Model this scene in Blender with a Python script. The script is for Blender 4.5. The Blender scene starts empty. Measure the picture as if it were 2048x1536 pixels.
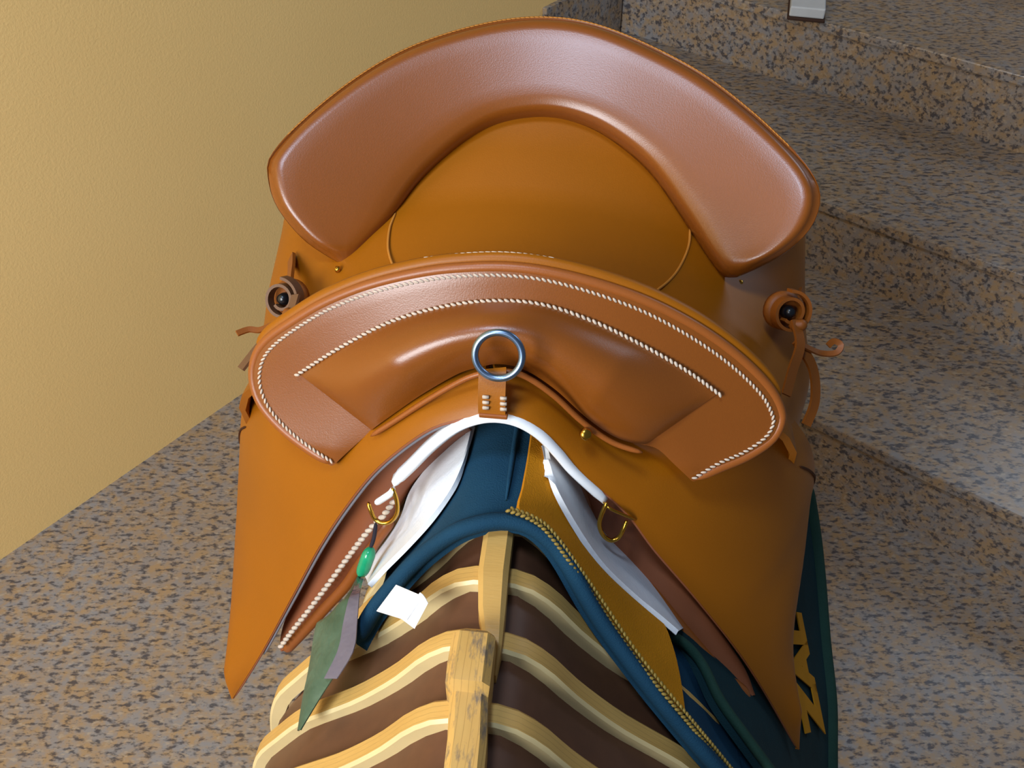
import bpy, bmesh, math, random
from mathutils import Vector, Matrix, noise
random.seed(7)
scene = bpy.context.scene
col = scene.collection

# ------------------------------------------------------------------ camera
cam_data = bpy.data.cameras.new('camera')
cam_data.sensor_width = 36.0
cam_data.lens = 36.0 * 1900 / 2048
cam_data.clip_start = 0.02
camera = bpy.data.objects.new('camera', cam_data)
camera.location = (0, 0, 1.3)
camera.rotation_euler = (math.radians(90 - 43), 0, 0)
col.objects.link(camera)
scene.camera = camera

# ------------------------------------------------------------------ light
world = bpy.data.worlds.new('world'); scene.world = world
world.use_nodes = True
bg = world.node_tree.nodes['Background']
bg.inputs['Color'].default_value = (0.62, 0.72, 0.92, 1)
bg.inputs['Strength'].default_value = 0.12

def area(name, loc, target, sx, sy, power, color):
    d = bpy.data.lights.new(name, 'AREA'); d.shape = 'RECTANGLE'
    d.size = sx; d.size_y = sy; d.energy = power; d.color = color
    o = bpy.data.objects.new(name, d); col.objects.link(o)
    o.location = loc
    o.rotation_euler = (Vector(target) - Vector(loc)).to_track_quat('-Z', 'Y').to_euler()
    return o
area('skylight', (-0.45, -0.15, 3.0), (0.0, 0.6, 0.8), 0.4, 0.4, 26, (0.60, 0.76, 1.0))
area('window_light', (-1.35, -1.25, 1.85), (-0.35, 1.0, 0.9), 1.0, 1.0, 74, (0.92, 0.96, 1.0))
area('stair_window', (2.6, 2.6, 2.4), (1.4, 1.7, 0.2), 1.0, 1.0, 14, (0.70, 0.83, 1.0))
scene.view_settings.view_transform = 'Standard'
scene.view_settings.look = 'None'
scene.view_settings.gamma = 1
scene.view_settings.use_curve_mapping = False
scene.view_settings.exposure = 0.0

# ------------------------------------------------------------------ control curves
# metres, in the saddle's own frame: x across, y along the spine towards the cantle, z above the floor
CURVES = {
    'pommel_outer': [(-0.1189, 0.0126, 0.7729), (-0.1394, 0.0209, 0.779), (-0.1603, 0.0314, 0.7873), (-0.1772, 0.0431, 0.7994), (-0.1836, 0.0532, 0.815), (-0.1804, 0.0602, 0.8313), (-0.1697, 0.0637, 0.8459), (-0.1494, 0.0656, 0.8625), (-0.1222, 0.0677, 0.8815), (-0.0883, 0.0692, 0.8988), (-0.0496, 0.0704, 0.9118), (-0.0185, 0.0711, 0.9176), (0.0087, 0.0718, 0.9194), (0.0358, 0.0719, 0.9173), (0.0699, 0.0718, 0.9098), (0.1047, 0.0717, 0.8975), (0.1395, 0.071, 0.8791), (0.1694, 0.0695, 0.8576), (0.1933, 0.0669, 0.8351), (0.2054, 0.063, 0.8176), (0.2078, 0.0583, 0.8062), (0.2019, 0.0506, 0.7956), (0.1853, 0.0402, 0.7877), (0.1668, 0.0314, 0.7831), (0.1485, 0.0229, 0.7777)],
    'pommel_inner': [(-0.1165, 0.0127, 0.7742), (-0.1021, 0.0172, 0.7895), (-0.0863, 0.0221, 0.8053), (-0.0712, 0.0259, 0.8176), (-0.0475, 0.0319, 0.8352), (-0.0228, 0.0381, 0.8513), (-0.0089, 0.0408, 0.8574), (0.005, 0.0423, 0.8606), (0.0225, 0.0417, 0.8583), (0.0441, 0.0369, 0.846), (0.0663, 0.0305, 0.8282), (0.0848, 0.0271, 0.8157), (0.1067, 0.0273, 0.8078), (0.1195, 0.028, 0.8034), (0.1333, 0.0253, 0.7911), (0.147, 0.0228, 0.7783)],
    'roll_top': [(-0.1435, 0.0481, 0.8309), (-0.1115, 0.0521, 0.8552), (-0.074, 0.0569, 0.8787), (-0.0384, 0.0599, 0.8928), (-0.0039, 0.062, 0.8999), (0.0302, 0.0627, 0.8997), (0.0648, 0.0612, 0.89), (0.1002, 0.059, 0.8738), (0.1333, 0.0571, 0.8547), (0.1583, 0.0553, 0.8364)],
    'roll_bottom': [(-0.0863, 0.0221, 0.8053), (-0.0712, 0.0257, 0.8172), (-0.0475, 0.0319, 0.8352), (-0.0228, 0.0381, 0.8513), (-0.0088, 0.0404, 0.8567), (0.005, 0.042, 0.86), (0.0225, 0.0413, 0.8577), (0.0441, 0.0369, 0.846), (0.0663, 0.0305, 0.8282), (0.0848, 0.0271, 0.8157), (0.0995, 0.0267, 0.8096), (0.111, 0.0281, 0.8075)],
    'rope_outer': [(-0.1181, 0.0143, 0.7766), (-0.136, 0.0217, 0.7824), (-0.1547, 0.0311, 0.7904), (-0.1702, 0.0417, 0.8015), (-0.177, 0.0513, 0.8159), (-0.1744, 0.0582, 0.8316), (-0.1647, 0.0617, 0.8452), (-0.1454, 0.064, 0.8618), (-0.1191, 0.0663, 0.8802), (-0.086, 0.0679, 0.8969), (-0.0488, 0.0691, 0.9094), (-0.0184, 0.0699, 0.9151), (0.0088, 0.0705, 0.9169), (0.036, 0.0706, 0.9146), (0.0695, 0.07, 0.9064), (0.1037, 0.0695, 0.8935), (0.1372, 0.0683, 0.8749), (0.1656, 0.0667, 0.8545), (0.1893, 0.064, 0.8324), (0.2, 0.0603, 0.8166), (0.2016, 0.0567, 0.8081), (0.1965, 0.0507, 0.8001), (0.1823, 0.0418, 0.793), (0.1647, 0.0333, 0.7883), (0.1482, 0.0243, 0.7806)],
    'arch_piping': [(-0.0847, 0.012, 0.8096), (-0.0657, 0.012, 0.827), (-0.0423, 0.012, 0.849), (-0.0181, 0.012, 0.8696), (-0.0045, 0.012, 0.8778), (0.0089, 0.012, 0.8818), (0.0247, 0.012, 0.879), (0.0442, 0.012, 0.8638), (0.0654, 0.012, 0.8402), (0.0866, 0.012, 0.823), (0.1079, 0.012, 0.8154)],
    'cantle_outer': [(-0.1578, 0.2276, 0.7975), (-0.1754, 0.2296, 0.8066), (-0.1929, 0.2331, 0.8178), (-0.2098, 0.2407, 0.8336), (-0.2208, 0.2494, 0.8479), (-0.2273, 0.2627, 0.8646), (-0.2262, 0.275, 0.8764), (-0.2054, 0.3044, 0.895), (-0.1669, 0.3435, 0.9169), (-0.1261, 0.3743, 0.9333), (-0.0832, 0.3957, 0.944), (-0.0389, 0.4096, 0.9514), (0.0019, 0.4145, 0.9545), (0.0432, 0.4106, 0.9528), (0.0892, 0.3953, 0.9448), (0.1433, 0.3669, 0.9316), (0.1871, 0.3334, 0.9154), (0.2208, 0.301, 0.8995), (0.2399, 0.2776, 0.8867), (0.2464, 0.2606, 0.8735), (0.2411, 0.246, 0.8557), (0.2257, 0.237, 0.8381), (0.204, 0.2329, 0.8228), (0.1878, 0.2311, 0.8134)],
    'cantle_inner': [(-0.157, 0.2284, 0.798), (-0.1383, 0.2492, 0.8121), (-0.1206, 0.2693, 0.8268), (-0.1032, 0.2933, 0.8461), (-0.0829, 0.3139, 0.8621), (-0.0577, 0.3332, 0.8772), (-0.0316, 0.3455, 0.8867), (0.0043, 0.3515, 0.8916), (0.0363, 0.3485, 0.8901), (0.0689, 0.3367, 0.8824), (0.1064, 0.3124, 0.866), (0.1396, 0.2772, 0.8405), (0.1629, 0.2489, 0.8207), (0.1763, 0.2349, 0.8123), (0.1862, 0.2314, 0.813)],
    'seam_a': [(-0.118, 0.2724, 0.8277), (-0.1198, 0.2533, 0.8241), (-0.1171, 0.2306, 0.8211), (-0.112, 0.2141, 0.8199), (-0.1041, 0.1966, 0.8199)],
    'seam_b': [(0.1464, 0.2872, 0.823), (0.1457, 0.2656, 0.8173), (0.1384, 0.2373, 0.8154), (0.1288, 0.2151, 0.8151), (0.1139, 0.1902, 0.8179)],
    'flap_front_a': [(0.006, -0, 0.8537), (-0.0171, -0, 0.8464), (-0.0419, -0, 0.8319), (-0.0771, -0, 0.7929), (-0.1041, -0, 0.7506), (-0.1337, -0.004, 0.6967), (-0.168, -0.01, 0.6247), (-0.2049, -0.02, 0.5485), (-0.2405, -0.03, 0.482)],
    'flap_outer_a': [(-0.0017, 0.05, 0.856), (-0.0323, 0.05, 0.8385), (-0.0634, 0.05, 0.8138), (-0.0979, 0.055, 0.7825), (-0.1424, 0.075, 0.7535), (-0.1857, 0.105, 0.7454), (-0.2283, 0.145, 0.7198), (-0.2598, 0.17, 0.6652), (-0.2717, 0.168, 0.6123), (-0.2717, 0.135, 0.5687), (-0.2693, 0.1, 0.5336), (-0.2532, 0.03, 0.5106), (-0.2418, -0.029, 0.4818)],
    'flap_front_b': [(0.006, -0, 0.8537), (0.0235, -0, 0.8509), (0.0405, -0, 0.8375), (0.0622, -0, 0.8075), (0.1002, -0, 0.7655), (0.1255, -0.004, 0.7285), (0.1654, -0.01, 0.676), (0.2144, -0.02, 0.6072), (0.2732, -0.03, 0.4994)],
    'flap_outer_b': [(-0.0017, 0.05, 0.856), (0.0217, 0.05, 0.8498), (0.0509, 0.05, 0.826), (0.0891, 0.055, 0.7939), (0.1322, 0.075, 0.7735), (0.1722, 0.105, 0.7701), (0.2169, 0.14, 0.7551), (0.2625, 0.17, 0.6878), (0.2827, 0.178, 0.6382), (0.2834, 0.17, 0.6112), (0.2779, 0.13, 0.5825), (0.2619, 0.07, 0.5544), (0.2614, 0.01, 0.5361), (0.2746, -0.029, 0.4995)],
    'seam_line_a': [(-0.2733, 0.17, 0.6129), (-0.2463, 0.15, 0.6509), (-0.2231, 0.135, 0.6861)],
    'seam_line_b': [(0.2281, 0.135, 0.7187), (0.2526, 0.15, 0.6721), (0.283, 0.168, 0.6142)],
    'under_in_a': [(-0.0193, 0.05, 0.7898), (-0.0378, 0.05, 0.7601), (-0.0568, 0.048, 0.7338), (-0.0724, 0.04, 0.7106), (-0.0831, 0.03, 0.6961), (-0.0965, 0.022, 0.6763), (-0.1099, 0.015, 0.6539), (-0.1248, 0.01, 0.6261), (-0.1454, 0.004, 0.5974), (-0.1658, -0.002, 0.5688), (-0.187, -0.008, 0.5404)],
    'under_out_a': [(-0.0174, 0.02, 0.8254), (-0.047, 0.02, 0.8088), (-0.086, 0.02, 0.7654), (-0.1133, 0.018, 0.7233), (-0.1435, 0.014, 0.6665), (-0.1672, 0.01, 0.6105), (-0.1838, 0.004, 0.5747), (-0.1908, -0, 0.5533), (-0.1926, -0.004, 0.5412), (-0.1923, -0.006, 0.5345)],
    'under_in_b': [(0.0393, 0.02, 0.8157), (0.0578, 0.024, 0.7886), (0.0663, 0.024, 0.7649), (0.0812, 0.022, 0.7163), (0.1059, 0.01, 0.6912), (0.131, -0.006, 0.6746), (0.1575, -0.018, 0.6453), (0.1898, -0.028, 0.6084), (0.2171, -0.032, 0.5814)],
    'under_out_b': [(0.0392, 0.02, 0.8188), (0.0625, 0.02, 0.7882), (0.102, 0.02, 0.7456), (0.1283, 0.016, 0.7077), (0.1536, 0.004, 0.6807), (0.1769, -0.004, 0.6504), (0.197, -0.009, 0.6198), (0.2153, -0.014, 0.5893), (0.2232, -0.022, 0.5687)],
    'rope_under_a': [(-0.0731, 0.012, 0.7405), (-0.0828, 0.01, 0.7237), (-0.0951, 0.008, 0.7072), (-0.1147, 0.006, 0.6733), (-0.1341, -0, 0.6408), (-0.1544, -0.006, 0.6077), (-0.1705, -0.01, 0.5821), (-0.1848, -0.012, 0.5572)],
    'thread_b': [(0.1094, 0.014, 0.7392), (0.1364, 0.012, 0.6964), (0.1646, 0.01, 0.6569), (0.1903, 0.006, 0.6156), (0.2192, -0, 0.562)],
    'arch_strip': [(-0.0676, -0.004, 0.7759), (-0.0545, -0.004, 0.7938), (-0.0387, -0.004, 0.8165), (-0.0221, -0.004, 0.8359), (-0.0081, -0.004, 0.8461), (0.0065, -0.004, 0.8506), (0.0222, -0.004, 0.8481), (0.0368, -0.004, 0.8378), (0.0491, -0.004, 0.822), (0.0619, -0.004, 0.8031), (0.0845, -0.004, 0.7765)],
    'white_in_a': [(-0.0167, 0.044, 0.7983), (-0.0159, 0.0233, 0.7991), (-0.018, 0.0029, 0.797), (-0.0238, -0.0161, 0.7912), (-0.0373, -0.0269, 0.7722), (-0.0554, -0.0355, 0.7492), (-0.072, -0.0433, 0.7302), (-0.082, -0.0524, 0.721)],
    'white_out_a': [(-0.0323, 0.06, 0.7716), (-0.0428, 0.045, 0.762), (-0.0568, 0.04, 0.7428), (-0.0677, 0.034, 0.7244), (-0.0764, 0.03, 0.697), (-0.0879, 0.026, 0.6744), (-0.1004, 0.022, 0.6542), (-0.1098, 0.016, 0.6329)],
    'white_in_b': [(0.0388, 0.0158, 0.8098), (0.0419, 0.0003, 0.8073), (0.0485, -0.0191, 0.8015), (0.0656, -0.0353, 0.7805), (0.0847, -0.044, 0.7552), (0.1086, -0.0481, 0.7288), (0.1272, -0.0517, 0.7124), (0.1439, -0.0548, 0.6974)],
    'white_out_b': [(0.0456, 0.045, 0.7776), (0.0577, 0.036, 0.7722), (0.0677, 0.034, 0.7554), (0.0761, 0.032, 0.7277), (0.0889, 0.026, 0.703), (0.111, 0.016, 0.6846), (0.1361, 0.004, 0.6624), (0.1581, -0.004, 0.63)],
    'binding': [(-0.079, -0.1012, 0.7217), (-0.0711, -0.0809, 0.7291), (-0.0565, -0.0671, 0.7458), (-0.0389, -0.0588, 0.7679), (-0.0167, -0.0591, 0.7963), (0.0002, -0.0577, 0.8074), (0.0162, -0.0538, 0.809), (0.0327, -0.0532, 0.8073), (0.0462, -0.0549, 0.7988), (0.0605, -0.061, 0.783), (0.0869, -0.0815, 0.7477), (0.1242, -0.106, 0.71), (0.1624, -0.1251, 0.6704), (0.1835, -0.1288, 0.6423), (0.201, -0.131, 0.6195)],
    'braid': [(0.0233, -0.0523, 0.8163), (0.0361, -0.0556, 0.8149), (0.0478, -0.0564, 0.8052), (0.0638, -0.0637, 0.7861), (0.086, -0.075, 0.7567), (0.1085, -0.0915, 0.7319), (0.1307, -0.1069, 0.7123), (0.15, -0.118, 0.6949), (0.1696, -0.1235, 0.6687), (0.1863, -0.1287, 0.6466)],
    'ochre_in': [(0.0297, 0.0324, 0.8131), (0.0297, 0.003, 0.8131), (0.029, -0.0248, 0.8132), (0.0288, -0.0483, 0.8132), (0.0455, -0.0564, 0.8049), (0.0632, -0.0634, 0.7845), (0.0862, -0.0747, 0.754), (0.1087, -0.0906, 0.7292), (0.131, -0.106, 0.7095), (0.1489, -0.1137, 0.6934)],
    'ochre_out': [(0.0429, 0.04, 0.807), (0.0444, 0.0043, 0.8058), (0.0525, -0.0157, 0.798), (0.069, -0.0302, 0.7762), (0.0883, -0.0397, 0.7516), (0.1115, -0.0442, 0.7267), (0.1319, -0.0501, 0.7087), (0.1409, -0.0654, 0.7006), (0.1464, -0.0857, 0.6956), (0.1501, -0.1115, 0.6923)],
    'side_in': [(0.1413, -0.0348, 0.6667), (0.1569, -0.0347, 0.654), (0.1706, -0.0441, 0.6433), (0.183, -0.0707, 0.641), (0.2029, -0.0881, 0.625), (0.2283, -0.0987, 0.592), (0.2423, -0.1063, 0.5738)],
    'side_out': [(0.3204, 0.303, 0.4836), (0.3363, 0.2721, 0.4341), (0.3433, 0.2315, 0.4046), (0.3493, 0.1704, 0.3682), (0.3528, 0.1096, 0.347), (0.3518, 0.0629, 0.3266), (0.353, 0.0222, 0.2977)],
    'hollow_in': [(0.128, -0.0529, 0.7047), (0.1437, -0.0752, 0.6906), (0.1509, -0.1074, 0.6841), (0.1717, -0.1146, 0.6557), (0.1932, -0.121, 0.6276), (0.2064, -0.1265, 0.6105)],
    'ring': [(0.0089, 0.005, 0.9014)],
    'tab': [(0.0045, 0.008, 0.8859), (0.005, 0.004, 0.8843), (0.0052, -0.002, 0.873), (0.0056, -0.006, 0.8605)],
    'dring_a': [(-0.0686, -0.006, 0.7764), (-0.0652, -0.01, 0.7676), (-0.0654, -0.012, 0.7558), (-0.0708, -0.012, 0.7452), (-0.0776, -0.012, 0.7419), (-0.0836, -0.01, 0.7433), (-0.0864, -0.008, 0.7498), (-0.089, -0.004, 0.7551)],
    'dring_b': [(0.0864, -0.006, 0.7808), (0.0833, -0.01, 0.7709), (0.0825, -0.012, 0.7619), (0.0858, -0.012, 0.7509), (0.0919, -0.012, 0.7454), (0.0975, -0.01, 0.7477), (0.1001, -0.008, 0.7548), (0.1021, -0.004, 0.7604)],
    'keeper_ring_a': [(-0.0843, -0, 0.7498), (-0.0757, -0.006, 0.7638), (-0.0693, -0.008, 0.7725), (-0.0677, -0.004, 0.7748)],
    'keeper_ring_b': [(0.0837, -0.004, 0.7781), (0.0896, -0.008, 0.7759), (0.0994, -0.006, 0.7682), (0.1089, -0, 0.7564)],
    'screw': [(0.068, 0.012, 0.8293)],
    'rivets': [(-0.1609, 0.2152, 0.8029), (0.1934, 0.2505, 0.7914)],
    'coil': [(-0.1947, 0.1786, 0.7938), (0.225, 0.2025, 0.7984)],
    'tie_a': [(-0.1836, 0.1668, 0.8092), (-0.1859, 0.1525, 0.8016), (-0.1934, 0.14, 0.7965), (-0.2053, 0.124, 0.7882), (-0.2176, 0.1053, 0.777)],
    'curl_a': [(-0.2002, 0.1482, 0.7914), (-0.2115, 0.1434, 0.7877), (-0.2208, 0.1427, 0.788), (-0.2287, 0.1356, 0.7887)],
    'keeper_a': [(-0.222, 0.2669, 0.7738), (-0.2117, 0.2369, 0.7847), (-0.2025, 0.2058, 0.7944), (-0.1977, 0.1867, 0.7955)],
    'tie_b': [(0.2335, 0.1913, 0.8001), (0.2381, 0.1737, 0.7882), (0.2325, 0.1552, 0.7764), (0.2277, 0.1369, 0.7649)],
    'tie_b2': [(0.2356, 0.1801, 0.788), (0.2532, 0.1739, 0.7646), (0.2574, 0.1556, 0.7445), (0.2515, 0.1404, 0.7292)],
    'curl_b': [(0.2412, 0.1779, 0.7849), (0.2586, 0.1829, 0.7735), (0.272, 0.1844, 0.7735), (0.2757, 0.1894, 0.7784), (0.2695, 0.191, 0.7809), (0.2648, 0.1876, 0.7778)],
    'keeper_b': [(0.2534, 0.2654, 0.7741), (0.248, 0.2426, 0.7798), (0.2356, 0.1993, 0.7938)],
    'rib_centres': [(0.0158, -0.0516, 0.787), (0.0152, -0.0869, 0.7869), (0.0098, -0.1298, 0.7864), (0.0148, -0.1759, 0.7869)],
    'label': [(-0.0512, -0.0773, 0.76), (-0.0255, -0.1077, 0.7953), (-0.0353, -0.1171, 0.7811), (-0.0632, -0.0902, 0.7462)],
    'tag_cord': [(-0.0846, -0.006, 0.7341), (-0.0859, -0.012, 0.7233), (-0.0883, -0.018, 0.7166)],
    'tag_seal': [(-0.0874, -0.018, 0.718), (-0.0962, -0.026, 0.692)],
    'tag_left': [(-0.0984, -0.026, 0.6929), (-0.094, -0.0691, 0.7264), (-0.1077, -0.0747, 0.7092), (-0.1166, -0.0753, 0.7002), (-0.1178, -0.0819, 0.6951), (-0.1152, -0.1059, 0.6934), (-0.1139, -0.1301, 0.6886), (-0.1113, -0.1519, 0.687)],
    'tag_right': [(-0.0963, -0.026, 0.6907), (-0.0844, -0.0718, 0.7349), (-0.082, -0.0888, 0.733), (-0.0787, -0.1074, 0.733), (-0.0796, -0.1118, 0.7312), (-0.0861, -0.1242, 0.7234), (-0.0966, -0.1376, 0.7091), (-0.1081, -0.1543, 0.6938)],
}

YAW = math.radians(-6.4)
ORIGIN = (-0.018, 0.45)

# ------------------------------------------------------------------ materials
def srgb(r, g, b):
    f = lambda c: (c / 255 / 12.92) if c / 255 <= 0.04045 else ((c / 255 + 0.055) / 1.055) ** 2.4
    return (f(r), f(g), f(b), 1)

class Mat:
    def __init__(self, name, rough=0.5, spec=0.5, metal=0.0):
        self.m = bpy.data.materials.new(name); self.m.use_nodes = True
        self.t = self.m.node_tree; self.b = self.t.nodes['Principled BSDF']
        self.b.inputs['Roughness'].default_value = rough
        self.b.inputs['Specular IOR Level'].default_value = spec
        self.b.inputs['Metallic'].default_value = metal
        tc = self.t.nodes.new('ShaderNodeTexCoord'); self.obj = tc.outputs['Object']; self.gen = tc.outputs['Generated']
    def n(self, kind, **kw):
        nd = self.t.nodes.new(kind)
        for k, v in kw.items():
            if k in nd.inputs: nd.inputs[k].default_value = v
            else: setattr(nd, k, v)
        return nd
    def link(self, a, b): self.t.links.new(a, b)
    def noise(self, scale, detail=3, rough=0.5, stretch=(1, 1, 1), rot=0):
        mp = self.n('ShaderNodeMapping'); mp.inputs['Scale'].default_value = stretch; mp.inputs['Rotation'].default_value = (0, 0, rot)
        self.link(self.obj, mp.inputs['Vector'])
        nz = self.n('ShaderNodeTexNoise'); nz.inputs['Scale'].default_value = scale; nz.inputs['Detail'].default_value = detail; nz.inputs['Roughness'].default_value = rough
        self.link(mp.outputs['Vector'], nz.inputs['Vector'])
        return nz.outputs['Fac']
    def ramp(self, fac, stops):
        r = self.n('ShaderNodeValToRGB'); e = r.color_ramp.elements
        while len(e) < len(stops): e.new(0.5)
        for q, (p, c) in zip(e, stops): q.position = p; q.color = c
        self.link(fac, r.inputs['Fac']); return r.outputs['Color']
    def mix(self, fac, a, b):
        m = self.n('ShaderNodeMix', data_type='RGBA')
        if isinstance(fac, (int, float)): m.inputs[0].default_value = fac
        else: self.link(fac, m.inputs[0])
        for s, v in ((6, a), (7, b)):
            if isinstance(v, tuple): m.inputs[s].default_value = v
            else: self.link(v, m.inputs[s])
        return m.outputs[2]
    def color(self, c):
        if isinstance(c, tuple): self.b.inputs['Base Color'].default_value = c
        else: self.link(c, self.b.inputs['Base Color'])
    def bump(self, fac, strength=0.2, dist=0.001):
        bp = self.n('ShaderNodeBump'); bp.inputs['Strength'].default_value = strength; bp.inputs['Distance'].default_value = dist
        self.link(fac, bp.inputs['Height']); self.link(bp.outputs['Normal'], self.b.inputs['Normal'])

def leather(name, c, rough=0.36, spec=0.5, coat=0.0):
    m = Mat(name, rough, spec)
    a = srgb(*c); d = srgb(*[int(x * 0.9) for x in c])
    m.color(m.mix(m.noise(9, 4), a, d))
    m.bump(m.noise(900, 2), 0.12, 0.0006)
    if coat:
        m.b.inputs['Coat Weight'].default_value = coat; m.b.inputs['Coat Roughness'].default_value = 0.3
    return m.m
M = {}
M['leather'] = leather('saddle_leather', (158, 91, 4), 0.45, 0.3)
M['leather_face'] = leather('polished_leather', (136, 74, 20), 0.31, 0.6)
M['leather_edge'] = leather('leather_edge', (156, 86, 32), 0.4, 0.5)
M['leather_raw'] = leather('raw_leather', (160, 92, 56), 0.5, 0.4)
M['thong'] = leather('thong_leather', (112, 78, 52), 0.5, 0.4)
M['strap'] = leather('strap_leather', (140, 76, 18), 0.5, 0.4)

def plain(name, c, rough=0.5, spec=0.5, metal=0.0, vary=0.12, scale=40, bump=0.0, bscale=600):
    m = Mat(name, rough, spec, metal)
    a = srgb(*c); d = srgb(*[int(x * (1 - vary)) for x in c])
    m.color(m.mix(m.noise(scale, 3), a, d))
    if bump: m.bump(m.noise(bscale, 2), bump, 0.001)
    return m.m
M['dark_seam'] = plain('seam_groove', (70, 36, 14), 0.7, 0.2)  # dark brown line along the flap seam
M['thread'] = plain('waxed_thread', (226, 206, 184), 0.6, 0.3, vary=0.25, scale=300)
M['seat_thread'] = plain('tan_thread', (196, 128, 48), 0.6, 0.3)
M['white'] = plain('white_lining', (236, 240, 244), 0.75, 0.2, vary=0.06, scale=30, bump=0.3, bscale=300)
M['white_strip'] = plain('white_strip', (244, 246, 248), 0.5, 0.4, vary=0.03)
M['steel'] = plain('blued_steel', (150, 178, 214), 0.3, 0.5, 1.0, 0.1)
M['iron'] = plain('black_iron', (18, 20, 24), 0.3, 0.6)
M['brass'] = plain('brass', (214, 164, 62), 0.25, 0.5, 1.0, 0.1)
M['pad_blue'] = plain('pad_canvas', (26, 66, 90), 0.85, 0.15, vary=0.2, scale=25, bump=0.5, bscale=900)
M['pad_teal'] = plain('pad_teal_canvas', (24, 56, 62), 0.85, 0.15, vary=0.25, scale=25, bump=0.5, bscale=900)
M['pad_green'] = plain('pad_green_binding', (38, 70, 58), 0.8, 0.2, vary=0.2, bump=0.4)
M['ochre'] = plain('ochre_canvas', (196, 126, 16), 0.85, 0.15, vary=0.14, scale=25, bump=0.5, bscale=900)
M['gold'] = plain('gold_braid', (170, 140, 58), 0.55, 0.4, vary=0.5, scale=500)
M['letter'] = plain('yellow_print', (206, 140, 22), 0.8, 0.2)
M['label'] = plain('white_label', (245, 246, 248), 0.7, 0.2, vary=0.02)
M['emerald'] = plain('green_plastic_seal', (30, 168, 116), 0.2, 0.6, vary=0.25, scale=120)
M['cord'] = plain('dark_cord', (40, 36, 46), 0.7, 0.2)
M['grey_layer'] = plain('grey_felt_edge', (138, 134, 140), 0.8, 0.2)
M['box_white'] = plain('white_plastic', (205, 206, 205), 0.5, 0.4, vary=0.08)
M['box_dark'] = plain('dark_brown', (70, 48, 38), 0.8, 0.2)  # dark brown layer under the white block

m = Mat('green_plastic_sleeve', 0.33, 0.5)
m.color(m.mix(m.ramp(m.noise(26, 3), [(0.35, (0, 0, 0, 1)), (0.65, (1, 1, 1, 1))]), srgb(62, 92, 72), srgb(88, 118, 98)))
m.b.inputs['Transmission Weight'].default_value = 0.25
m.bump(m.noise(90, 2), 0.5, 0.004); M['sleeve'] = m.m
m = Mat('grey_plastic_sleeve', 0.2, 0.5); m.color(srgb(120, 114, 128)); m.b.inputs['Transmission Weight'].default_value = 0.3
m.bump(m.noise(90, 2), 0.5, 0.003); M['sleeve_grey'] = m.m

def wood(name, c1, c2, lines=True):
    m = Mat(name, 0.42, 0.4)
    base = m.mix(m.noise(14, 4, 0.6, (1, 4, 1)), srgb(*c1), srgb(*c2))
    if lines:
        wv = m.n('ShaderNodeTexWave', wave_type='BANDS', bands_direction='Y', wave_profile='SAW')
        wv.inputs['Scale'].default_value = 90; wv.inputs['Distortion'].default_value = 0.6; wv.inputs['Detail'].default_value = 1
        wv.inputs['Detail Scale'].default_value = 0.4
        m.link(m.obj, wv.inputs['Vector'])
        k = m.ramp(wv.outputs['Fac'], [(0.0, (0.45, 0.45, 0.45, 1)), (0.14, (0, 0, 0, 1))])
        base = m.mix(k, base, srgb(*[int(v * 0.55) for v in c1]))
    m.color(base); m.bump(m.noise(120, 3, 0.5, (1, 6, 1)), 0.15, 0.001)
    return m.m
M['rib_wood'] = wood('laminated_beech', (214, 172, 98), (190, 146, 74))
M['rib_edge_lit'] = plain('lit_beech_edge', (226, 202, 146), 0.4, 0.4, vary=.1)  # lightened beech: the light falling on the rib fronts is put into the colour
M['bar_wood'] = wood('beech_bar', (206, 166, 96), (188, 146, 76), False)
m = Mat('worn_beech', 0.5, 0.4)
wv = m.n('ShaderNodeTexWave', wave_type='BANDS', bands_direction='X', wave_profile='SAW'); wv.inputs['Scale'].default_value = 75; wv.inputs['Distortion'].default_value = 0.8; wv.inputs['Detail Scale'].default_value = 0.5
m.link(m.obj, wv.inputs['Vector'])
b0 = m.mix(m.noise(14, 4, 0.6, (4, 1, 1)), srgb(212, 172, 100), srgb(186, 142, 72))
b1 = m.mix(m.ramp(wv.outputs['Fac'], [(0.0, (0.5, 0.5, 0.5, 1)), (0.14, (0, 0, 0, 1))]), b0, srgb(120, 84, 38))
wr = m.ramp(m.noise(60, 5, 0.65, (2.4, 0.7, 1)), [(0.51, (0, 0, 0, 1)), (0.64, (0.85, 0.85, 0.85, 1))])
m.color(m.mix(wr, b1, srgb(104, 94, 84))); M['worn_wood'] = m.m
M['bar_wood_lines'] = M['worn_wood']
m = Mat('brown_veneer', 0.45, 0.4)
m.color(m.mix(m.noise(20, 4, 0.6, (1, 5, 5)), srgb(104, 68, 46), srgb(84, 54, 38))); M['veneer'] = m.m

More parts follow.
